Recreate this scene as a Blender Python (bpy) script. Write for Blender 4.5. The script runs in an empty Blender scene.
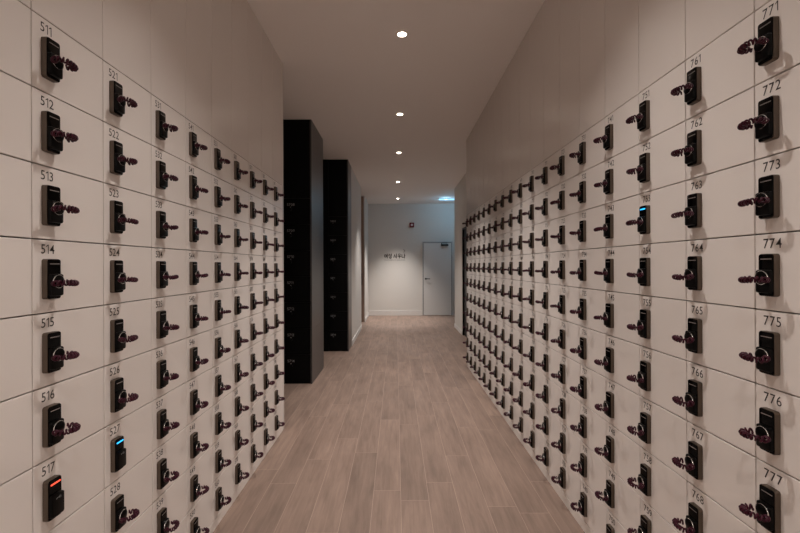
import bpy, bmesh, math, random
from mathutils import Matrix, Vector

random.seed(7)
S = bpy.context.scene
C = S.collection
R = math.radians

# ------------------------------------------------------------------ dimensions
EYE = 1.4475            # camera height
F = 410.0               # focal length in pixels of the 800 px wide frame
XL, XR = -0.9995, 1.0145    # faces of the two locker banks
W, H = 0.2755, 0.21     # one locker
KICK = 0.058            # plinth under the banks
TOP = KICK + 10 * H     # top of the lockers
CEIL = 3.2425
YL0, YR0 = 1.1267, 1.159   # first vertical seam on each side
YEND = 11.9
DZ = {'left': -0.003, 'right': 0.003}

# ------------------------------------------------------------------ materials
def srgb(r, g, b):
    f = lambda c: (c / 255) / 12.92 if c / 255 <= 0.04045 else ((c / 255 + 0.055) / 1.055) ** 2.4
    return (f(r), f(g), f(b), 1)

def mat(name, col, rough=0.5, metal=0.0, spec=0.5, bump=0.0, bscale=200.0, vary=0.0, coat=0.0):
    m = bpy.data.materials.new(name); m.use_nodes = True
    nt = m.node_tree; b = nt.nodes['Principled BSDF']
    b.inputs['Base Color'].default_value = col
    b.inputs['Roughness'].default_value = rough
    b.inputs['Metallic'].default_value = metal
    b.inputs['Specular IOR Level'].default_value = spec
    b.inputs['Coat Weight'].default_value = coat
    if bump or vary:
        tc = nt.nodes.new('ShaderNodeTexCoord')
        n = nt.nodes.new('ShaderNodeTexNoise'); n.inputs['Scale'].default_value = bscale
        n.inputs['Detail'].default_value = 3
        nt.links.new(tc.outputs['Object'], n.inputs['Vector'])
        if bump:
            bp = nt.nodes.new('ShaderNodeBump'); bp.inputs['Strength'].default_value = bump
            bp.inputs['Distance'].default_value = 0.001
            nt.links.new(n.outputs['Fac'], bp.inputs['Height'])
            nt.links.new(bp.outputs['Normal'], b.inputs['Normal'])
        if vary:
            mx = nt.nodes.new('ShaderNodeMix'); mx.data_type = 'RGBA'
            mx.inputs['A'].default_value = col
            mx.inputs['B'].default_value = (col[0] * (1 - vary), col[1] * (1 - vary), col[2] * (1 - vary), 1)
            nt.links.new(n.outputs['Fac'], mx.inputs['Factor'])
            nt.links.new(mx.outputs['Result'], b.inputs['Base Color'])
    return m

def emit(name, col, strength, base=(0.02, 0.02, 0.02, 1)):
    m = mat(name, base, 0.3)
    b = m.node_tree.nodes['Principled BSDF']
    b.inputs['Emission Color'].default_value = col
    b.inputs['Emission Strength'].default_value = strength
    return m

M = {}
M['laminate'] = mat('beige_laminate', srgb(227, 219, 213), 0.36, bump=0.03, bscale=300)
M['panel'] = mat('beige_panel_laminate', srgb(222, 214, 208), 0.26, bump=0.02, bscale=300)
M['carcass'] = mat('locker_carcass', srgb(84, 74, 67), 0.6)
M['plinth'] = mat('plinth_laminate', srgb(227, 219, 212), 0.4)
M['ink'] = mat('number_ink', srgb(44, 37, 35), 0.6)
M['bronze'] = mat('bronze_lock_case', srgb(86, 73, 62), 0.42, metal=0.3)
M['black_gloss'] = mat('black_lock_face', srgb(5, 4, 4), 0.14, spec=0.10)
M['black'] = mat('black_plastic', srgb(6, 5, 5), 0.30, spec=0.12)
M['grey_mark'] = mat('grey_mark', srgb(140, 138, 138), 0.4)
M['slit'] = mat('unlit_indicator', srgb(120, 112, 108), 0.35)
M['red_led'] = emit('red_indicator', (1.0, 0.085, 0.04, 1), 1.3)
M['blue_led'] = emit('blue_indicator', (0.02, 0.42, 1.0, 1), 1.8)
M['coil'] = mat('burgundy_coil', srgb(58, 12, 30), 0.40, spec=0.25)
M['chrome'] = mat('chrome', (0.85, 0.84, 0.82, 1), 0.12, metal=1.0)
M['ceiling'] = mat('ceiling_paint', srgb(243, 238, 234), 0.85, bump=0.03, bscale=120)
M['wall'] = mat('wall_paint', srgb(214, 209, 203), 0.75, bump=0.04, bscale=150)
M['skirting'] = mat('skirting_white', srgb(222, 218, 214), 0.45)
M['door_paint'] = mat('door_paint', srgb(214, 211, 208), 0.5)
M['frame_paint'] = mat('door_frame_paint', srgb(190, 187, 184), 0.5)
M['dark_gap'] = mat('dark_gasket', srgb(62, 58, 56), 0.6)
M['brown_door'] = mat('brown_door_veneer', srgb(150, 126, 112), 0.5, bump=0.05, bscale=60)
M['black_door'] = mat('black_locker_laminate', srgb(6, 6, 7), 0.4, spec=0.12)
M['black_side'] = mat('charcoal_side_panel', srgb(66, 63, 62), 0.32)
M['pale_mark'] = mat('pale_number', srgb(150, 150, 150), 0.5)
M['metal'] = mat('brushed_metal', (0.35, 0.34, 0.33, 1), 0.35, metal=1.0)
M['dark_metal'] = mat('dark_metal', (0.06, 0.058, 0.058, 1), 0.4, metal=0.7)
M['maroon'] = mat('maroon_plastic', srgb(112, 20, 34), 0.35)
M['white_plastic'] = mat('white_plastic', srgb(225, 205, 205), 0.4)
M['trim_white'] = mat('downlight_trim', srgb(225, 215, 205), 0.5)
M['lens'] = emit('downlight_lens', (1.0, 0.86, 0.72, 1), 22.0)
M['cyan_tube'] = emit('cyan_light', (0.30, 0.68, 1.0, 1), 1.25)

def floor_mat():
    m = bpy.data.materials.new('oak_plank_floor'); m.use_nodes = True
    nt = m.node_tree; N = nt.nodes; L = nt.links; b = N['Principled BSDF']
    tc = N.new('ShaderNodeTexCoord')
    mp = N.new('ShaderNodeMapping'); mp.inputs['Rotation'].default_value = (0, 0, R(90))
    mp.inputs['Location'].default_value = (0.35, 0.045, 0)
    L.new(tc.outputs['Object'], mp.inputs['Vector'])
    def math_(op, a, b=None):
        n = N.new('ShaderNodeMath'); n.operation = op
        for k, v in enumerate((a, b)):
            if v is None: continue
            if isinstance(v, (int, float)): n.inputs[k].default_value = v
            else: L.new(v, n.inputs[k])
        return n.outputs[0]
    PW_, PL_ = 0.173, 1.21
    sp = N.new('ShaderNodeSeparateXYZ'); L.new(tc.outputs['Object'], sp.inputs[0])
    u = math_('DIVIDE', math_('SUBTRACT', sp.outputs['X'], 0.025), PW_)
    row = math_('FLOOR', u)
    wn = N.new('ShaderNodeTexWhiteNoise'); wn.noise_dimensions = '1D'; L.new(row, wn.inputs['W'])
    v = math_('ADD', math_('DIVIDE', sp.outputs['Y'], PL_), math_('MULTIPLY', wn.outputs['Value'], 5.0))
    col_ = math_('FLOOR', v)
    idv = N.new('ShaderNodeCombineXYZ'); L.new(row, idv.inputs['X']); L.new(col_, idv.inputs['Y'])
    wn2 = N.new('ShaderNodeTexWhiteNoise'); wn2.noise_dimensions = '2D'; L.new(idv.outputs[0], wn2.inputs['Vector'])
    plank = wn2.outputs['Value']
    fu = math_('MULTIPLY', math_('SUBTRACT', 0.5, math_('ABSOLUTE', math_('SUBTRACT', math_('FRACT', u), 0.5))), PW_)
    fv = math_('MULTIPLY', math_('SUBTRACT', 0.5, math_('ABSOLUTE', math_('SUBTRACT', math_('FRACT', v), 0.5))), PL_)
    seam = math_('LESS_THAN', math_('MINIMUM', fu, fv), 0.0016)
    # grain: noise stretched along the plank, shifted plank by plank
    sc = N.new('ShaderNodeVectorMath'); sc.operation = 'MULTIPLY_ADD'
    sc.inputs[1].default_value = (1, 1, 1)
    cmb = N.new('ShaderNodeCombineXYZ')
    mu = N.new('ShaderNodeMath'); mu.operation = 'MULTIPLY'; mu.inputs[1].default_value = 37.0
    L.new(plank, mu.inputs[0]); L.new(mu.outputs[0], cmb.inputs['X']); L.new(mu.outputs[0], cmb.inputs['Y'])
    L.new(mp.outputs['Vector'], sc.inputs[0]); L.new(cmb.outputs[0], sc.inputs[2])
    st = N.new('ShaderNodeMapping'); st.inputs['Scale'].default_value = (3.0, 38.0, 1)
    L.new(sc.outputs[0], st.inputs['Vector'])
    n1 = N.new('ShaderNodeTexNoise'); n1.inputs['Scale'].default_value = 1.0; n1.inputs['Detail'].default_value = 6
    n1.inputs['Roughness'].default_value = 0.65; n1.inputs['Distortion'].default_value = 0.6
    L.new(st.outputs[0], n1.inputs['Vector'])
    st2 = N.new('ShaderNodeMapping'); st2.inputs['Scale'].default_value = (1.3, 5.0, 1)
    L.new(sc.outputs[0], st2.inputs['Vector'])
    n2 = N.new('ShaderNodeTexNoise'); n2.inputs['Scale'].default_value = 1.6; n2.inputs['Detail'].default_value = 4
    L.new(st2.outputs[0], n2.inputs['Vector'])
    cr = N.new('ShaderNodeValToRGB')
    cr.color_ramp.elements[0].position = 0.3; cr.color_ramp.elements[0].color = srgb(110, 92, 82)
    cr.color_ramp.elements[1].position = 0.72; cr.color_ramp.elements[1].color = srgb(153, 130, 116)
    mixn = N.new('ShaderNodeMath'); mixn.operation = 'MULTIPLY_ADD'; mixn.inputs[1].default_value = 0.5
    hf = N.new('ShaderNodeMath'); hf.operation = 'MULTIPLY'; hf.inputs[1].default_value = 0.5
    L.new(n2.outputs['Fac'], hf.inputs[0]); L.new(n1.outputs['Fac'], mixn.inputs[0]); L.new(hf.outputs[0], mixn.inputs[2])
    L.new(mixn.outputs[0], cr.inputs['Fac'])
    # plank to plank tone
    mr = N.new('ShaderNodeMapRange'); mr.inputs['To Min'].default_value = 0.86; mr.inputs['To Max'].default_value = 1.04
    L.new(plank, mr.inputs['Value'])
    vm = N.new('ShaderNodeVectorMath'); vm.operation = 'SCALE'
    L.new(cr.outputs['Color'], vm.inputs[0]); L.new(mr.outputs[0], vm.inputs['Scale'])
    mx = N.new('ShaderNodeMix'); mx.data_type = 'RGBA'; mx.inputs['B'].default_value = srgb(178, 155, 141)
    mf = N.new('ShaderNodeMath'); mf.operation = 'MULTIPLY'; mf.inputs[1].default_value = 0.55
    L.new(seam, mf.inputs[0]); L.new(mf.outputs[0], mx.inputs['Factor'])
    L.new(vm.outputs[0], mx.inputs['A']); L.new(mx.outputs['Result'], b.inputs['Base Color'])
    b.inputs['Roughness'].default_value = 0.52
    b.inputs['Specular IOR Level'].default_value = 0.35
    bp = N.new('ShaderNodeBump'); bp.inputs['Strength'].default_value = 0.12; bp.inputs['Distance'].default_value = 0.002
    L.new(n1.outputs['Fac'], bp.inputs['Height']); L.new(bp.outputs['Normal'], b.inputs['Normal'])
    return m
M['floor'] = floor_mat()

# ------------------------------------------------------------------ mesh helpers
def box(bm, x0, x1, y0, y1, z0, z1, bev=0.0, seg=2):
    r = bmesh.ops.create_cube(bm, size=1)
    vs = r['verts']
    for v in vs:
        v.co = Vector((x0 + (v.co.x + .5) * (x1 - x0), y0 + (v.co.y + .5) * (y1 - y0), z0 + (v.co.z + .5) * (z1 - z0)))
    if bev:
        es = {e for v in vs for e in v.link_edges}
        bmesh.ops.bevel(bm, geom=list(es), offset=bev, segments=seg, profile=0.5, affect='EDGES')
    return bm

def prism(bm, pts, y0, y1, bev=0.0, seg=2):
    """outline in x,z extruded along y; y0 is the front (smaller y)"""
    f = [bm.verts.new((p[0], y0, p[1])) for p in pts]
    k = [bm.verts.new((p[0], y1, p[1])) for p in pts]
    n = len(pts)
    front = bm.faces.new(f); bm.faces.new(list(reversed(k)))
    for i in range(n):
        bm.faces.new((f[i], k[i], k[(i + 1) % n], f[(i + 1) % n]))
    bmesh.ops.recalc_face_normals(bm, faces=bm.faces[:])
    if bev:
        bmesh.ops.bevel(bm, geom=list(front.edges), offset=bev, segments=seg, profile=0.5, affect='EDGES')
    return bm

def rrect(x0, x1, z0, z1, r, n=5):
    out = []
    for cx, cz, a0 in ((x1 - r, z1 - r, 0), (x0 + r, z1 - r, 90), (x0 + r, z0 + r, 180), (x1 - r, z0 + r, 270)):
        for i in range(n + 1):
            a = R(a0 + 90 * i / n)
            out.append((cx + r * math.cos(a), cz + r * math.sin(a)))
    return out

def lathe(bm, prof, cx, cz, seg=32, axis='Y'):
    """profile of (radius, along) turned about an axis parallel to Y (or Z)"""
    rings = []
    for r, a in prof:
        ring = []
        for i in range(seg):
            t = 2 * math.pi * i / seg
            if axis == 'Y':
                ring.append(bm.verts.new((cx + r * math.cos(t), a, cz + r * math.sin(t))))
            else:
                ring.append(bm.verts.new((cx + r * math.cos(t), cz + r * math.sin(t), a)))
        rings.append(ring)
    for a, b in zip(rings, rings[1:]):
        for i in range(seg):
            bm.faces.new((a[i], a[(i + 1) % seg], b[(i + 1) % seg], b[i]))
    if prof[0][0] > 1e-6: bm.faces.new(rings[0])
    if prof[-1][0] > 1e-6: bm.faces.new(list(reversed(rings[-1])))
    bmesh.ops.recalc_face_normals(bm, faces=bm.faces[:])
    return bm

def tube(bm, pts, rad, sides=6, cap=True):
    n = len(pts); rings = []
    up = None
    for i, p in enumerate(pts):
        d = (pts[min(i + 1, n - 1)] - pts[max(i - 1, 0)]).normalized()
        if up is None:
            up = d.orthogonal().normalized()
        up = (up - d * up.dot(d)).normalized()
        s = d.cross(up)
        rings.append([bm.verts.new(p + (up * math.cos(2 * math.pi * k / sides) + s * math.sin(2 * math.pi * k / sides)) * rad) for k in range(sides)])
    for a, b in zip(rings, rings[1:]):
        for k in range(sides):
            bm.faces.new((a[k], a[(k + 1) % sides], b[(k + 1) % sides], b[k]))
    if cap:
        bm.faces.new(list(reversed(rings[0]))); bm.faces.new(rings[-1])
    bmesh.ops.recalc_face_normals(bm, faces=bm.faces[:])
    return bm

def mesh(bm, name, m, smooth=False, angle=40):
    me = bpy.data.meshes.new(name)
    bm.to_mesh(me); bm.free()
    me.materials.append(m)
    if smooth:
        for p in me.polygons: p.use_smooth = True
        me.set_sharp_from_angle(angle=R(angle))
    return me

def obj(name, me, parent=None, loc=(0, 0, 0), rz=0):
    o = bpy.data.objects.new(name, me); C.objects.link(o)
    o.location = loc; o.rotation_euler = (0, 0, rz)
    if parent: o.parent = parent
    return o

def tag(o, label, cat, group=None):
    o['label'] = label; o['category'] = cat
    if group: o['group'] = group
    return o

def struct(name, x0, x1, y0, y1, z0, z1, m):
    bm = bmesh.new(); box(bm, x0, x1, y0, y1, z0, z1)
    o = obj(name, mesh(bm, name, m)); o['kind'] = 'structure'
    return o

def copy_tree(root):
    r = root.copy(); C.objects.link(r)
    for ch in root.children:
        c = ch.copy(); C.objects.link(c); c.parent = r
        for g in ch.children:
            d = g.copy(); C.objects.link(d); d.parent = c
    return r

# glyphs for numbers: strokes -> flat text meshes made once per digit
def text_mesh(body, name, m, height, width=None, weight=0.0, depth=0.0004):
    cu = bpy.data.curves.new('tmp_text', 'FONT'); cu.body = body; cu.size = 1.0
    cu.resolution_u = 3; cu.offset = weight; cu.extrude = 0.0
    o = bpy.data.objects.new('tmp_text', cu); C.objects.link(o)
    dg = bpy.context.evaluated_depsgraph_get()
    me = bpy.data.meshes.new_from_object(o.evaluated_get(dg))
    bpy.data.objects.remove(o); bpy.data.curves.remove(cu)
    xs = [v.co.x for v in me.vertices]; ys = [v.co.y for v in me.vertices]
    sx = (width / (max(xs) - min(xs))) if width else height / (max(ys) - min(ys))
    sy = height / (max(ys) - min(ys))
    x0, y0 = min(xs), min(ys)
    for v in me.vertices:
        v.co = Vector(((v.co.x - x0) * sx, 0, (v.co.y - y0) * sy))
    me.name = name; me.materials.clear(); me.materials.append(m)
    return me

DIG = {}
ONE = [(0.24, 0), (0.35, 0), (0.35, 1), (0.25, 1), (0.0, 0.83), (0.0, 0.71), (0.24, 0.86)]
for d in '0123456789':
    if d == '1':
        DIG[d] = ([Vector((x, 0, z)) for x, z in ONE], [(0, 1, 2, 3, 6), (3, 4, 5, 6)], 0.36); continue
    me = text_mesh(d, 'digit', M['ink'], 1.0, weight=0.002)
    w = max(v.co.x for v in me.vertices)
    DIG[d] = ([v.co.copy() for v in me.vertices], [tuple(p.vertices) for p in me.polygons], w)
    bpy.data.meshes.remove(me)

def number_mesh(txt, h, width, m):
    """digits on a regular pitch, ink fitted to `width`; lies in the x-z plane, facing -y"""
    gap = 0.14
    sx = width / (3 * 0.62 + 2 * gap) * (3 / len(txt))       # digits on their own widths
    vs, fs, off = [], [], 0.0
    for ch in txt:
        v, f, w = DIG[ch]
        b = len(vs)
        vs += [((off + c.x) * sx, 0, c.z * h) for c in v]
        fs += [tuple(b + j for j in p) for p in f]
        off += w + gap
    me = bpy.data.meshes.new('number'); me.from_pydata(vs, [], fs); me.materials.append(m)
    me.validate()
    return me

# ------------------------------------------------------------------ the setting
struct('floor', -4.1, 4.1, -8.1, 12.1, -0.05, 0.0, M['floor'])
struct('ceiling', -4.1, 4.1, -8.1, 12.1, CEIL, CEIL + 0.05, M['ceiling'])
struct('wall_lobby_left', -4.1, -4.0, -8.0, -3.0, 0, CEIL, M['wall'])
struct('wall_lobby_right', 4.0, 4.1, -8.0, -3.0, 0, CEIL, M['wall'])
struct('wall_lobby_front_left', -4.0, XL - 0.402, -3.0, -2.9, 0, CEIL, M['wall'])
struct('wall_lobby_front_right', XR + 0.402, 4.0, -3.0, -2.9, 0, CEIL, M['wall'])
struct('wall_back', -4.1, 4.1, -8.1, -8.0, 0, CEIL, M['wall'])
struct('wall_end', -2.75, 3.4, YEND, YEND + 0.1, 0, CEIL, M['wall'])
struct('wall_left_lockers', XL - 0.50, XL - 0.402, -2.9, 3.65, 0, CEIL, M['wall'])
struct('wall_right_lockers', XR + 0.402, XR + 0.50, -2.9, 5.86, 0, CEIL, M['wall'])
struct('trim_1', XL - 0.402, XL, -3.0, YL0 - W - 0.002, 0, CEIL, M['panel'])
struct('trim_2', XR, XR + 0.402, -3.0, YR0 - W - 0.002, 0, CEIL, M['panel'])
struct('wall_left_aisle', -2.75, -2.65, 3.0, YEND, 0, CEIL, M['wall'])
struct('wall_left_aisle_near', -2.65, XL - 0.50, 3.0, 3.1, 0, CEIL, M['wall'])
XW = -0.805
struct('wall_left_far', XW - 0.14, XW, 7.42, 9.5, 0, CEIL, M['wall'])
struct('wall_left_branch', -2.65, XW - 0.14, 9.4, 9.5, 0, CEIL, M['wall'])
struct('wall_left_end', -2.65, XW, 10.55, YEND, 0, CEIL, M['wall'])
XRW = 1.372
DY0, DY1, DH = 7.45, 8.5, 2.215
struct('wall_right_far', XRW, XRW + 0.14, 5.98, DY0, 0, CEIL, M['wall'])
struct('wall_right_lintel', XRW, XRW + 0.14, DY0, DY1, DH, CEIL, M['wall'])
struct('wall_right_corner', XRW, XRW + 0.14, DY1, 9.6, 0, CEIL, M['wall'])
struct('wall_right_branch', XRW + 0.14, 3.3, 9.5, 9.6, 0, CEIL, M['wall'])
struct('wall_right_outer', 3.3, 3.4, 9.5, YEND, 0, CEIL, M['wall'])

def skirting(name, x0, x1, y0, y1, h=0.145, t=0.012):
    bm = bmesh.new(); box(bm, x0, x1, y0, y1, 0, h - 0.022, 0.001)
    box(bm, x0, x1, y0, y1, h - 0.0195, h, 0.003)
    o = obj(name, mesh(bm, name, M['skirting'])); o['kind'] = 'structure'
skirting('baseboard_end', XW + 0.013, 0.753, YEND - 0.012, YEND)
skirting('baseboard_end_right', 1.642, 3.3, YEND - 0.012, YEND)
skirting('baseboard_left', XW, XW + 0.012, 7.43, 9.5, 0.09)
skirting('baseboard_left_end', XW, XW + 0.012, 10.55, YEND, 0.09)
skirting('baseboard_right', XRW - 0.012, XRW, DY1 + 0.002, 9.6, 0.09)

# end door (grey painted, closer on its top right)
def sbox(name, parts, m, parent=None, smooth=False):
    bm = bmesh.new()
    for p in parts: box(bm, *p)
    return obj(name, mesh(bm, name, m, smooth), parent)
dx0, dx1, dz1 = 0.785, 1.61, 2.11
door = sbox('door_1', [(dx0 + 0.012, dx1 - 0.012, YEND - 0.045, YEND - 0.003, 0.012, dz1 - 0.014, 0.002)], M['door_paint'])
door['kind'] = 'structure'
sbox('door_frame', [(dx0 - 0.03, dx0, YEND - 0.05, YEND - 0.001, 0, dz1 + 0.03), (dx1, dx1 + 0.03, YEND - 0.05, YEND - 0.001, 0, dz1 + 0.03),
                    (dx0, dx1, YEND - 0.05, YEND - 0.001, dz1, dz1 + 0.03)], M['frame_paint'], door)
sbox('door_seal', [(dx0 + 0.0005, dx0 + 0.0115, YEND - 0.034, YEND - 0.002, 0.0, dz1), (dx1 - 0.0115, dx1 - 0.0005, YEND - 0.034, YEND - 0.002, 0.0, dz1),
                   (dx0 + 0.012, dx1 - 0.012, YEND - 0.034, YEND - 0.002, dz1 - 0.0135, dz1 - 0.001)], M['dark_gap'], door)
bm = bmesh.new()
lathe(bm, [(0.026, YEND - 0.053), (0.026, YEND - 0.046)], dx0 + 0.075, 1.06, 24)
lathe(bm, [(0.010, YEND - 0.095), (0.010, YEND - 0.053)], dx0 + 0.075, 1.06, 16)
box(bm, dx0 + 0.066, dx0 + 0.195, YEND - 0.105, YEND - 0.088, 1.05, 1.07, 0.004)
obj('door_handle', mesh(bm, 'door_handle', M['dark_metal'], True), door)
bm = bmesh.new()
box(bm, 1.315, 1.51, YEND - 0.105, YEND - 0.046, dz1 - 0.105, dz1 - 0.05, 0.005)
box(bm, 1.295, 1.47, YEND - 0.10, YEND - 0.085, dz1 - 0.03, dz1 - 0.016, 0.003)
box(bm, 1.295, 1.315, YEND - 0.10, YEND - 0.085, dz1 - 0.10, dz1 - 0.016, 0.003)
obj('door_closer', mesh(bm, 'door_closer', M['dark_metal'], True), door)

# black door in the right wall and brown door in the left opening
d3 = sbox('door_2', [(XRW + 0.03, XRW + 0.075, DY0 + 0.04, DY1 - 0.04, 0.008, DH - 0.04, 0.002)], M['black_door'])
d3['kind'] = 'structure'
sbox('door_frame', [(XRW + 0.005, XRW + 0.12, DY0 + 0.001, DY0 + 0.038, 0, DH - 0.001), (XRW + 0.005, XRW + 0.12, DY1 - 0.038, DY1 - 0.001, 0, DH - 0.001),
                    (XRW + 0.005, XRW + 0.12, DY0 + 0.038, DY1 - 0.038, DH - 0.039, DH - 0.001)], M['black_door'], d3)
bm = bmesh.new(); box(bm, XRW - 0.022, XRW - 0.008, DY0 + 0.10, DY0 + 0.22, 1.0, 1.02, 0.004); box(bm, XRW - 0.015, XRW + 0.03, DY0 + 0.10, DY0 + 0.115, 1.0, 1.02, 0.003)
obj('door_handle', mesh(bm, 'door_handle', M['metal']), d3)
d4 = sbox('door_3', [(XW - 0.98, XW - 0.02, 10.50, 10.548, 0.008, CEIL - 0.03, 0.002)], M['brown_door'])
d4['kind'] = 'structure'
bm = bmesh.new()
box(bm, XW - 0.075, XW - 0.06, 10.44, 10.455, 0.95, 1.25, 0.004)
for z in (0.98, 1.22): box(bm, XW - 0.074, XW - 0.061, 10.45, 10.50, z - 0.006, z + 0.006)
obj('door_handle', mesh(bm, 'door_handle', M['black']), d4)

# ------------------------------------------------------------------ locker prototype meshes
def locker_meshes(w, h):
    d = {}
    bm = bmesh.new(); box(bm, 0.0004, w - 0.0004, 0.0195, 0.398, 0.0004, h - 0.0004)
    d['carcass'] = mesh(bm, 'locker_carcass', M['carcass'])
    bm = bmesh.new(); box(bm, 0.0016, w - 0.0016, 0.0, 0.019, 0.0018, h - 0.0018, 0.0016, 2)
    d['door'] = mesh(bm, 'locker_door', M['laminate'])
    return d
LM = locker_meshes(W, H)
LX0, LX1 = 0.0295, 0.0762          # lock case
LC = H - 0.1128                    # its centre height
LZ0, LZ1 = LC - 0.0575, LC + 0.0575
LY = -0.016
bm = bmesh.new(); prism(bm, rrect(LX0, LX1, LZ0, LZ1, 0.007), LY + 0.001, -0.0002, 0.0012)
LM['case'] = mesh(bm, 'lock_case', M['bronze'], True)
bm = bmesh.new(); prism(bm, rrect(LX0 + 0.0012, LX1 - 0.0012, LZ0 + 0.0012, LZ1 - 0.0012, 0.006), LY - 0.0012, LY + 0.0008, 0.0008)
LM['face'] = mesh(bm, 'lock_face', M['black_gloss'], True)
bz0, bz1 = LZ0 + 0.009, LZ0 + 0.0715
bm = bmesh.new()
prism(bm, rrect(LX0 + 0.002, LX1 - 0.002, bz0, bz1, 0.006), -0.0272, LY - 0.0010, 0.003)
LM['block'] = mesh(bm, 'key_slot_block', M['black'], True)
BY = -0.0272
sl = (LX0 + 0.008, LX1 - 0.006, LZ1 - 0.0155, LZ1 - 0.0130)
bm = bmesh.new(); box(bm, sl[0], sl[1], LY - 0.0019, LY - 0.0010, sl[2], sl[3])
LM['slit'] = mesh(bm, 'status_light', M['slit'])
for nm, mm in (('red', 'red_led'), ('blue', 'blue_led')):
    bm = bmesh.new(); prism(bm, rrect(sl[0] - 0.0005, sl[1] + 0.0005, sl[2] - 0.0010, sl[3] + 0.0010, 0.0015), LY - 0.0024, LY - 0.0010)
    LM[nm] = mesh(bm, 'status_light', M[mm])
# small key pictogram on the slot block
bm = bmesh.new()
cx, cz = 0.052, bz1 - 0.011
box(bm, cx - 0.007, cx + 0.003, BY - 0.0006, BY - 0.0001, cz - 0.0006, cz + 0.0006)
box(bm, cx - 0.007, cx - 0.0058, BY - 0.0006, BY - 0.0001, cz - 0.003, cz)
tube(bm, [Vector((cx + 0.0055 + 0.0028 * math.cos(t * math.pi / 8), BY - 0.0004, cz + 0.0028 * math.sin(t * math.pi / 8))) for t in range(17)], 0.0005, 4)
LM['mark'] = mesh(bm, 'key_pictogram', M['grey_mark'])

proto = obj('locker', LM['carcass'])
obj('door', LM['door'], proto)
pn = obj('number', LM['slit'], proto)            # mesh replaced per locker
pc = obj('lock', LM['case'], proto)
pf = obj('lock_face', LM['face'], pc)
pb = obj('key_slot', LM['block'], pc)
ps = obj('status_light', LM['slit'], pc)
pm = obj('key_symbol', LM['mark'], pc)
NUM_LOC = (0.0275, -0.0005, H - 0.0140 - 0.0265)
pn.location = NUM_LOC

# wristband: black tag with chrome rim, burgundy coil loop
TCX, TCZ = 0.0528, bz1 - 0.021
bm = bmesh.new()
lathe(bm, [(0.0165, BY - 0.0003), (0.0178, BY - 0.001), (0.0178, BY - 0.0040), (0.0160, BY - 0.0052), (0.0, BY - 0.0054)], TCX, TCZ, 36)
TAG = mesh(bm, 'tag', M['black'], True)
bm = bmesh.new()
lathe(bm, [(0.0180, BY - 0.0003), (0.0192, BY - 0.0004), (0.0194, BY - 0.0024), (0.0190, BY - 0.0034), (0.0180, BY - 0.0034)], TCX, TCZ, 36)
for f in [f for f in bm.faces if len(f.verts) > 4]: bm.faces.remove(f)
RIM = mesh(bm, 'chrome_rim', M['chrome'], True)

def coil_mesh(ax, ay, droop, yaw, wob, seed):
    rnd = random.Random(seed)
    t0 = math.asin(0.0195 / ax) if ax > 0.02 else 1.2
    cy = -0.0345 - ay * math.cos(t0)
    path = []
    n = 160
    for i in range(n + 1):
        t = t0 + (2 * math.pi - 2 * t0) * i / n
        x = ax * math.sin(t); y = cy + ay * math.cos(t)
        # hang and swing about the tag
        dy = y - (BY - 0.008)
        z = dy * math.tan(R(droop)) + wob * math.sin(2 * t)
        x += dy * math.tan(R(yaw))
        path.append(Vector((TCX + x, y, TCZ + z - 0.004)))
    # arc length
    ls = [0.0]
    for a, b in zip(path, path[1:]): ls.append(ls[-1] + (b - a).length)
    L = ls[-1]; turns = int(L / 0.0090)
    per = 12; pts = []
    j = 0
    for k in range(turns * per + 1):
        s = L * k / (turns * per)
        while j < len(ls) - 2 and ls[j + 1] < s: j += 1
        u = (s - ls[j]) / max(1e-9, ls[j + 1] - ls[j])
        p = path[j].lerp(path[j + 1], u)
        d = (path[j + 1] - path[j]).normalized()
        up = Vector((0, 0, 1)); side = d.cross(up).normalized(); up = side.cross(d)
        a = 2 * math.pi * k / per
        rr = 0.0062
        pts.append(p + (side * math.cos(a) + up * math.sin(a)) * rr)
    bm = bmesh.new(); tube(bm, pts, 0.0027, 6)
    return mesh(bm, 'coil', M['coil'], True, 80)
COILS = [coil_mesh(0.029, 0.0195, 2, 3, 0.001, 1), coil_mesh(0.0275, 0.0205, -4, -4, 0.0012, 2),
         coil_mesh(0.0295, 0.0190, 4, 4, -0.001, 3), coil_mesh(0.0285, 0.0200, 6, -5, 0.001, 4),
         coil_mesh(0.027, 0.0210, -1, 5, -0.0015, 5), coil_mesh(0.0295, 0.0192, 3, -2, 0.0015, 6)]
band = bpy.data.objects.new('coil_wristband', None); C.objects.link(band)
band.empty_display_size = 0.02
obj('coil', COILS[0], band); obj('tag', TAG, band); obj('chrome_rim', RIM, band)

ORD = ['', 'first', 'second', 'third', 'fourth', 'fifth', 'sixth', 'seventh', 'eighth', 'ninth', 'tenth', 'eleventh', 'twelfth',
       'thirteenth', 'fourteenth', 'fifteenth', 'sixteenth', 'seventeenth', 'eighteenth']
used = {'l': False, 'b': False}
def kids(o): return {c.name.split('.')[0]: c for c in o.children}

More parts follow.
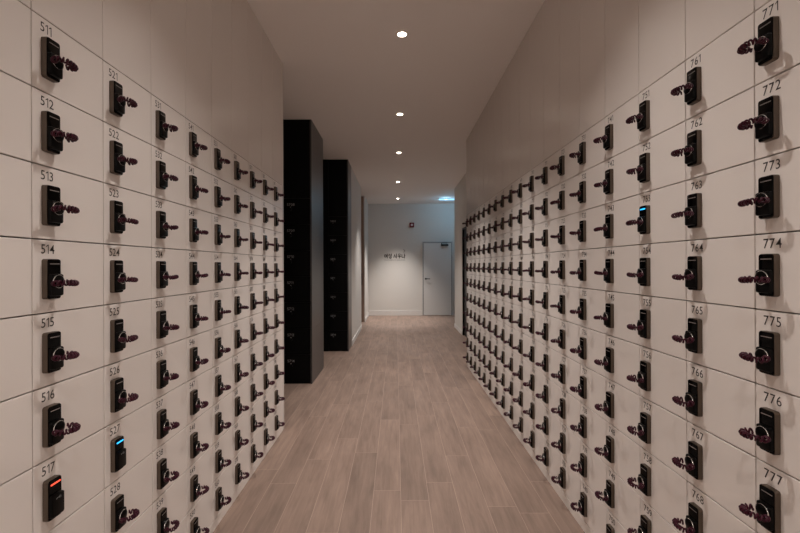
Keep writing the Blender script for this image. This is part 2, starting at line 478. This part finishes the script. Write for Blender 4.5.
def place_locker(side, col, row, num):
    """col counts from the camera (1 = nearest), row from the top"""
    if used['l']: o = copy_tree(proto)
    else: o = proto; used['l'] = True
    z = KICK + DZ[side] + (10 - row) * H
    if side == 'left':
        o.location = (XL, YL0 + (col - 2) * W, z); o.rotation_euler = (0, 0, R(90))
    else:
        o.location = (XR, YR0 - (2 - col) * W + W, z); o.rotation_euler = (0, 0, R(-90))
    k = kids(o)
    k['number'].data = number_mesh(str(num), 0.0265, 0.0515, M['ink'])
    st = [c for c in k['lock'].children if c.name.startswith('status_light')][0]
    pos = f'{ORD[row]} row down, {ORD[col]} column along the {side} bank'
    band_here = True
    if num == 517:
        st.data = LM['red']; st['label'] = 'glowing red light bar'; band_here = False
        lab = 'beige locker numbered 517 with red lit lock and no wristband, left bank'
    elif num == 527:
        st.data = LM['blue']; st['label'] = 'glowing blue light bar'; band_here = False
        lab = 'beige locker numbered 527 with blue lit lock and no wristband, left bank'
    elif num == 753:
        st.data = LM['blue']; st['label'] = 'glowing blue light bar'
        lab = 'beige locker numbered 753 with blue lit lock and coil wristband, right bank'
    else:
        lab = f'beige locker numbered {num}, {pos}'
    tag(o, lab, 'locker', f'beige lockers of the {side} bank')
    if band_here:
        if used['b']: b = copy_tree(band)
        else: b = band; used['b'] = True
        b.location = o.location; b.rotation_euler = o.rotation_euler
        kids(b)['coil'].data = random.choice(COILS)
        bl = f'burgundy coil wristband in the lock of locker {num}, {ORD[row]} row, {ORD[col]} {side} column'
        if num == 753: bl = 'burgundy coil wristband hanging from the blue lit lock of locker 753'
        tag(b, bl, 'wristband', f'coil wristbands on the {side} bank')

for col in range(1, 11):                 # left: column 1 is cut by the frame
    for row in range(1, 11):
        place_locker('left', col, row, 501 + 10 * (col - 1) + row - 1)
NR = 18
for col in range(1, NR + 1):
    for row in range(1, 11):
        place_locker('right', col, row, 771 - 10 * (col - 1) + row - 1)

# blank panels above, plinths, end panels
def wall_panel(name, side, y0, y1, z0, z1, m, label, cat, group=None, bev=0.0018):
    bm = bmesh.new()
    if side == 'left': box(bm, XL - 0.398, XL, y0 + 0.0013, y1 - 0.0013, z0, z1, bev)
    else: box(bm, XR, XR + 0.398, y0 + 0.0013, y1 - 0.0013, z0, z1, bev)
    return tag(obj(name, mesh(bm, name, m)), label, cat, group)
for col in range(1, 11):
    y0 = YL0 + (col - 2) * W
    wall_panel('upper_panel', 'left', y0, y0 + W, TOP + DZ['left'] + 0.0015, CEIL - 0.001, M['panel'],
               f'tall blank beige panel above locker {501 + 10 * (col - 1)}, {ORD[col]} along the left bank', 'panel', 'blank panels above the left bank')
for col in range(1, NR + 1):
    y0 = YR0 + (col - 2) * W
    wall_panel('upper_panel', 'right', y0, y0 + W, TOP + DZ['right'] + 0.0015, CEIL - 0.001, M['panel'],
               f'tall blank beige panel above locker {771 - 10 * (col - 1)}, {ORD[col]} along the right bank', 'panel', 'blank panels above the right bank')
yl1 = YL0 + 9 * W; yr1 = YR0 + 17 * W
wall_panel('plinth', 'left', YL0 - W, yl1, 0, KICK - 0.0035, M['plinth'], 'low beige plinth under the left locker bank', 'plinth')
wall_panel('plinth', 'right', YR0 - W, yr1, 0, KICK + 0.002, M['plinth'], 'low beige plinth under the right locker bank', 'plinth')
wall_panel('end_panel', 'left', yl1, 3.65, 0, CEIL - 0.001, M['panel'], 'narrow beige end panel closing the far end of the left bank', 'panel')
wall_panel('end_panel', 'right', yr1, yr1 + 0.05, 0, CEIL - 0.001, M['panel'], 'narrow beige end panel closing the far end of the right bank', 'panel')

# ------------------------------------------------------------------ black lockers across the left aisles
BW, BH, BK = 0.318, 0.3195, 0.038
bmeshes = {}
bm = bmesh.new(); box(bm, 0.0005, BW - 0.0005, 0.02, 0.36, 0.0005, BH - 0.0005); bmeshes['body'] = mesh(bm, 'black_locker', M['black_door'])
bm = bmesh.new(); box(bm, 0.0015, BW - 0.0015, 0, 0.0195, 0.002, BH - 0.002, 0.0014); bmeshes['door'] = mesh(bm, 'door', M['black_door'])
bm = bmesh.new()
lathe(bm, [(0.017, -0.0002), (0.017, -0.012), (0.013, -0.015), (0.0, -0.0152)], 0.078, BH - 0.135, 28)
bmeshes['knob'] = mesh(bm, 'lock_knob', M['black'], True)
bm = bmesh.new()
cx, cz = 0.078, BH - 0.108
prism(bm, [(cx - 0.010, cz + 0.005), (cx + 0.010, cz + 0.005), (cx, cz - 0.008)], -0.001, -0.0002)
bmeshes['arrow'] = mesh(bm, 'arrow_mark', M['grey_mark'])
bp = obj('black_locker', bmeshes['body'])
obj('door', bmeshes['door'], bp); obj('number', bmeshes['arrow'], bp, (0.034, -0.0006, BH - 0.092)); obj('lock_knob', bmeshes['knob'], bp); obj('arrow_mark', bmeshes['arrow'], bp)
first = True
def black_bank(xr, yf, depth, rows, base, which, row_word):
    global first
    for r in range(rows):
        if first: o = bp; first = False
        else: o = copy_tree(bp)
        o.location = (xr - 0.018 - BW, yf, BK + (rows - 1 - r) * BH)
        num = base + r
        kids(o)['number'].data = number_mesh(str(num), 0.032, 0.092, M['pale_mark'])
        tag(o, f'black locker, {ORD[r + 1]} numbered door down in the {which} black column', 'locker', f'black lockers of the {which} column')
    top = BK + rows * BH
    bm = bmesh.new(); box(bm, xr - 0.018 - BW + 0.0015, xr - 0.019, yf, yf + 0.36, top + 0.001, CEIL - 0.001, 0.0014)
    tag(obj('upper_panel', mesh(bm, 'upper_panel', M['black_door'])), f'tall blank black panel above the {which} column of black lockers', 'panel')
    bm = bmesh.new(); box(bm, xr - 0.018 - BW, xr - 0.019, yf + 0.015, yf + 0.36, 0, BK - 0.001)
    tag(obj('plinth', mesh(bm, 'plinth', M['black_door'])), f'low black plinth under the {which} column of black lockers', 'plinth')
    # side panel in two boards
    root = bpy.data.objects.new('end_panel', None); C.objects.link(root); root.location = (xr, yf, 0)
    zs = BK + 2 * BH
    for nm, z0, z1 in (('lower_board', 0, zs - 0.001), ('upper_board', zs + 0.001, CEIL - 0.001)):
        bm = bmesh.new(); box(bm, -0.018, 0, 0, depth, z0, z1, 0.001)
        obj(nm, mesh(bm, nm, M['black_side']), root)
    tag(root, f'dark charcoal side panel of the {which} black locker column, facing the corridor', 'panel')
    return top
black_bank(-1.032, 5.025, 0.80, 7, 5708, 'nearer', 0)
black_bank(-0.805, 6.925, 0.49, 7, 5808, 'farther', 0)
struct('trim_3', -2.65, -1.032 - 0.018 - BW, 5.025, 5.40, 0, CEIL, M['black_door'])
struct('trim_4', -2.65, -0.805 - 0.018 - BW, 6.925, 7.30, 0, CEIL, M['black_door'])
struct('trim_5', -2.65, -1.052, 5.40, 5.82, 0, CEIL, M['black_door'])
struct('wall_left_aisle_far', -2.65, XW - 0.14, 7.42, 7.5, 0, CEIL, M['wall'])

# ------------------------------------------------------------------ sign and call box on the end wall
def pix(x, y, Y): return ((x - 396) * Y / F, EYE - (y - 265.5) * Y / F)
sx0, sz1 = pix(384.2, 253.6, YEND); sx1, sz0 = pix(405.3, 258.4, YEND)
sign = bpy.data.objects.new('wall_sign', None); C.objects.link(sign); sign.location = (sx0, YEND, sz0 - 0.07)
tag(sign, 'grey Korean and English lettering on the white end wall left of door', 'sign')
SW, SH = sx1 - sx0, sz0 * 0 + (sz1 - sz0)
oz = 0.07
def hangul():
    bm = bmesh.new(); t = 0.020
    cw = SW / 5.45; h = SH
    def bar(x0, z0, x1, z1, th=t):
        if abs(x1 - x0) < 1e-6 or abs(z1 - z0) < 1e-6:
            if abs(x1 - x0) < 1e-6: box(bm, x0 - th / 2, x0 + th / 2, -0.006, -0.0005, min(z0, z1), max(z0, z1))
            else: box(bm, min(x0, x1), max(x0, x1), -0.006, -0.0005, z0 - th / 2, z0 + th / 2)
        else:
            tube(bm, [Vector((x0, -0.0035, z0)), Vector((x1, -0.0035, z1))], th / 2, 6)
    def ring(cx, cz, rx, rz):
        tube(bm, [Vector((cx + rx * math.cos(2 * math.pi * k / 18), -0.0035, cz + rz * math.sin(2 * math.pi * k / 18))) for k in range(19)], t / 2.2, 6)
    # yeo
    o = 0.0
    ring(o + .30 * cw, oz + .52 * h, .22 * cw, .26 * h); bar(o + .82 * cw, oz, o + .82 * cw, oz + h)
    bar(o + .54 * cw, oz + .66 * h, o + .80 * cw, oz + .66 * h); bar(o + .54 * cw, oz + .40 * h, o + .80 * cw, oz + .40 * h)
    # seong
    o = 1.05 * cw
    bar(o + .30 * cw, oz + .96 * h, o + .08 * cw, oz + .46 * h); bar(o + .30 * cw, oz + .88 * h, o + .52 * cw, oz + .46 * h)
    bar(o + .82 * cw, oz + .42 * h, o + .82 * cw, oz + h); bar(o + .54 * cw, oz + .74 * h, o + .80 * cw, oz + .74 * h)
    ring(o + .55 * cw, oz + .18 * h, .26 * cw, .16 * h)
    # sa
    o = 2.42 * cw
    bar(o + .30 * cw, oz + .86 * h, o + .04 * cw, oz + .14 * h); bar(o + .30 * cw, oz + .74 * h, o + .56 * cw, oz + .14 * h)
    bar(o + .76 * cw, oz, o + .76 * cw, oz + h); bar(o + .76 * cw, oz + .52 * h, o + .96 * cw, oz + .52 * h)
    # u
    o = 3.45 * cw
    ring(o + .48 * cw, oz + .74 * h, .25 * cw, .19 * h); bar(o + .02 * cw, oz + .40 * h, o + .94 * cw, oz + .40 * h); bar(o + .48 * cw, oz, o + .48 * cw, oz + .40 * h)
    # na
    o = 4.48 * cw
    bar(o + .10 * cw, oz + .20 * h, o + .10 * cw, oz + .86 * h); bar(o + .10 * cw, oz + .22 * h, o + .60 * cw, oz + .22 * h)
    bar(o + .76 * cw, oz, o + .76 * cw, oz + h); bar(o + .76 * cw, oz + .56 * h, o + .96 * cw, oz + .56 * h)
    return mesh(bm, 'korean_lettering', M['ink'])
obj('korean_lettering', hangul(), sign)
obj('english_lettering', text_mesh("WOMEN'S SAUNA", 'english_lettering', M['grey_mark'], 0.040, SW), sign, (0, -0.002, oz - 0.068))
bm = bmesh.new(); ax = SW - 0.06
tube(bm, [Vector((ax, -0.004, oz + SH + 0.115)), Vector((ax + 0.045, -0.004, oz + SH + 0.095)), Vector((ax + 0.05, -0.004, oz + SH + 0.075)), Vector((ax + 0.01, -0.004, oz + SH + 0.035))], 0.007, 6)
obj('arrow_symbol', mesh(bm, 'arrow_symbol', M['ink']), sign)

bx, bz = pix(411.9, 225.1, YEND)
cb = bpy.data.objects.new('wall_alarm_box', None); C.objects.link(cb); cb.location = (bx, YEND, bz - 0.068)
tag(cb, 'small dark red square box with pale centre high on the end wall', 'alarm box')
bm = bmesh.new(); prism(bm, rrect(-0.068, 0.068, 0, 0.136, 0.012), -0.04, 0.0, 0.004)
obj('housing', mesh(bm, 'housing', M['maroon'], True), cb)
bm = bmesh.new(); lathe(bm, [(0.032, -0.0405), (0.032, -0.048), (0.026, -0.051), (0.0, -0.0515)], 0, 0.068, 24)
obj('button', mesh(bm, 'button', M['white_plastic'], True), cb)

# ------------------------------------------------------------------ lamps
bm = bmesh.new()
lathe(bm, [(0.033, -0.001), (0.033, -0.004), (0.047, -0.005), (0.050, -0.002), (0.050, -0.0005)], 0, 0, 32, 'Z')
for f in [f for f in bm.faces if len(f.verts) > 4]: bm.faces.remove(f)
TR = mesh(bm, 'trim_ring', M['trim_white'], True)
bm = bmesh.new(); lathe(bm, [(0.0325, -0.0008), (0.0325, -0.0028), (0.0, -0.0032)], 0, 0, 32, 'Z')
LE = mesh(bm, 'lens', M['lens'], True)
WARM = (1.0, 0.94, 0.895)
LIGHTS = [(3.18, 'nearest of the visible row'), (4.86, 'second from the camera in the row'), (6.52, 'middle one of the visible row'),
          (8.80, 'fourth from the camera in the row'), (10.98, 'farthest, closest to the end wall'),
          (1.52, 'just above the camera view'), (-0.15, 'directly over the camera'), (-1.80, 'behind the camera')]
PW = {3.18: 200, 4.86: 195, 6.52: 190, 8.80: 220, 10.98: 420, 1.52: 104, -0.15: 98, -1.80: 130}
for y, word in LIGHTS:
    dl = bpy.data.objects.new('downlight', None); C.objects.link(dl); dl.location = (0.053, y, CEIL)
    dl.empty_display_size = 0.05
    tag(dl, f'small round warm ceiling downlight, {word}', 'downlight', 'downlights along the corridor ceiling')
    obj('trim_ring', TR, dl); obj('lens', LE, dl)
    ld = bpy.data.lights.new('downlight_lamp', 'SPOT'); ld.energy = PW[y]; ld.color = WARM if y < 10 else (1.0, 0.94, 0.89)
    ld.spot_size = R(74 if y > 10 else 89 if y > 2 else 112); ld.spot_blend = 1.0; ld.shadow_soft_size = 0.035
    lo = bpy.data.objects.new('lamp', ld); C.objects.link(lo); lo.parent = dl; lo.location = (0, 0, -0.012)

M['lobby_lens'] = emit('lobby_lamp_diffuser', (1.0, 0.94, 0.89, 1), 21.0)
for y in (-4.2, -6.2):
    pl = bpy.data.objects.new('panel_light', None); C.objects.link(pl); pl.location = (1.3, y, CEIL)
    tag(pl, 'square warm lobby ceiling light behind the camera, ' + ('nearer one' if y > -5 else 'farther one'), 'ceiling light')
    bm = bmesh.new(); box(bm, -0.62, 0.62, -0.62, 0.62, -0.03, -0.0005, 0.004); obj('housing', mesh(bm, 'housing', M['trim_white']), pl)
    bm = bmesh.new(); box(bm, -0.6, 0.6, -0.6, 0.6, -0.05, -0.0305, 0.004); obj('diffuser', mesh(bm, 'diffuser', M['lobby_lens']), pl)

# cyan linear lamp on the ceiling of the right branch
cl = bpy.data.objects.new('linear_light', None); C.objects.link(cl); cl.location = (1.96, 11.0, CEIL)
tag(cl, 'cyan glowing linear ceiling light near the end wall door', 'ceiling light')
bm = bmesh.new(); box(bm, -0.82, 0.82, -0.075, 0.075, -0.012, -0.0005, 0.003)
obj('housing', mesh(bm, 'housing', M['trim_white']), cl)
bm = bmesh.new(); box(bm, -0.80, 0.80, -0.06, 0.06, -0.04, -0.0125, 0.010)
obj('diffuser', mesh(bm, 'diffuser', M['cyan_tube'], True), cl)
for x in (-0.62, 0.0, 0.62):
    ld = bpy.data.lights.new('cyan_lamp', 'POINT'); ld.energy = 3.6; ld.color = (0.35, 0.70, 1.0); ld.shadow_soft_size = 0.03
    lo = bpy.data.objects.new('lamp', ld); C.objects.link(lo); lo.parent = cl; lo.location = (x, 0, -0.085)

w = bpy.data.worlds.new('World'); S.world = w; w.use_nodes = True
w.node_tree.nodes['Background'].inputs['Color'].default_value = (0.9, 0.8, 0.72, 1)
w.node_tree.nodes['Background'].inputs['Strength'].default_value = 0.02

# ------------------------------------------------------------------ camera
cam = bpy.data.cameras.new('camera'); cam.sensor_fit = 'HORIZONTAL'; cam.sensor_width = 36.0
cam.lens = 36.0 * F / 800.0
cam.shift_x = (400 - 396.0) / 800.0
cam.shift_y = -(266.5 - 265.5) / 800.0
cam.clip_start = 0.02
co = bpy.data.objects.new('camera', cam); C.objects.link(co)
co.location = (0, 0, EYE); co.rotation_euler = (R(90), 0.0035, 0)
S.camera = co

S.view_settings.view_transform = 'Standard'; S.view_settings.look = 'None'
S.view_settings.gamma = 1.0; S.view_settings.use_curve_mapping = False
S.view_settings.exposure = 0.31
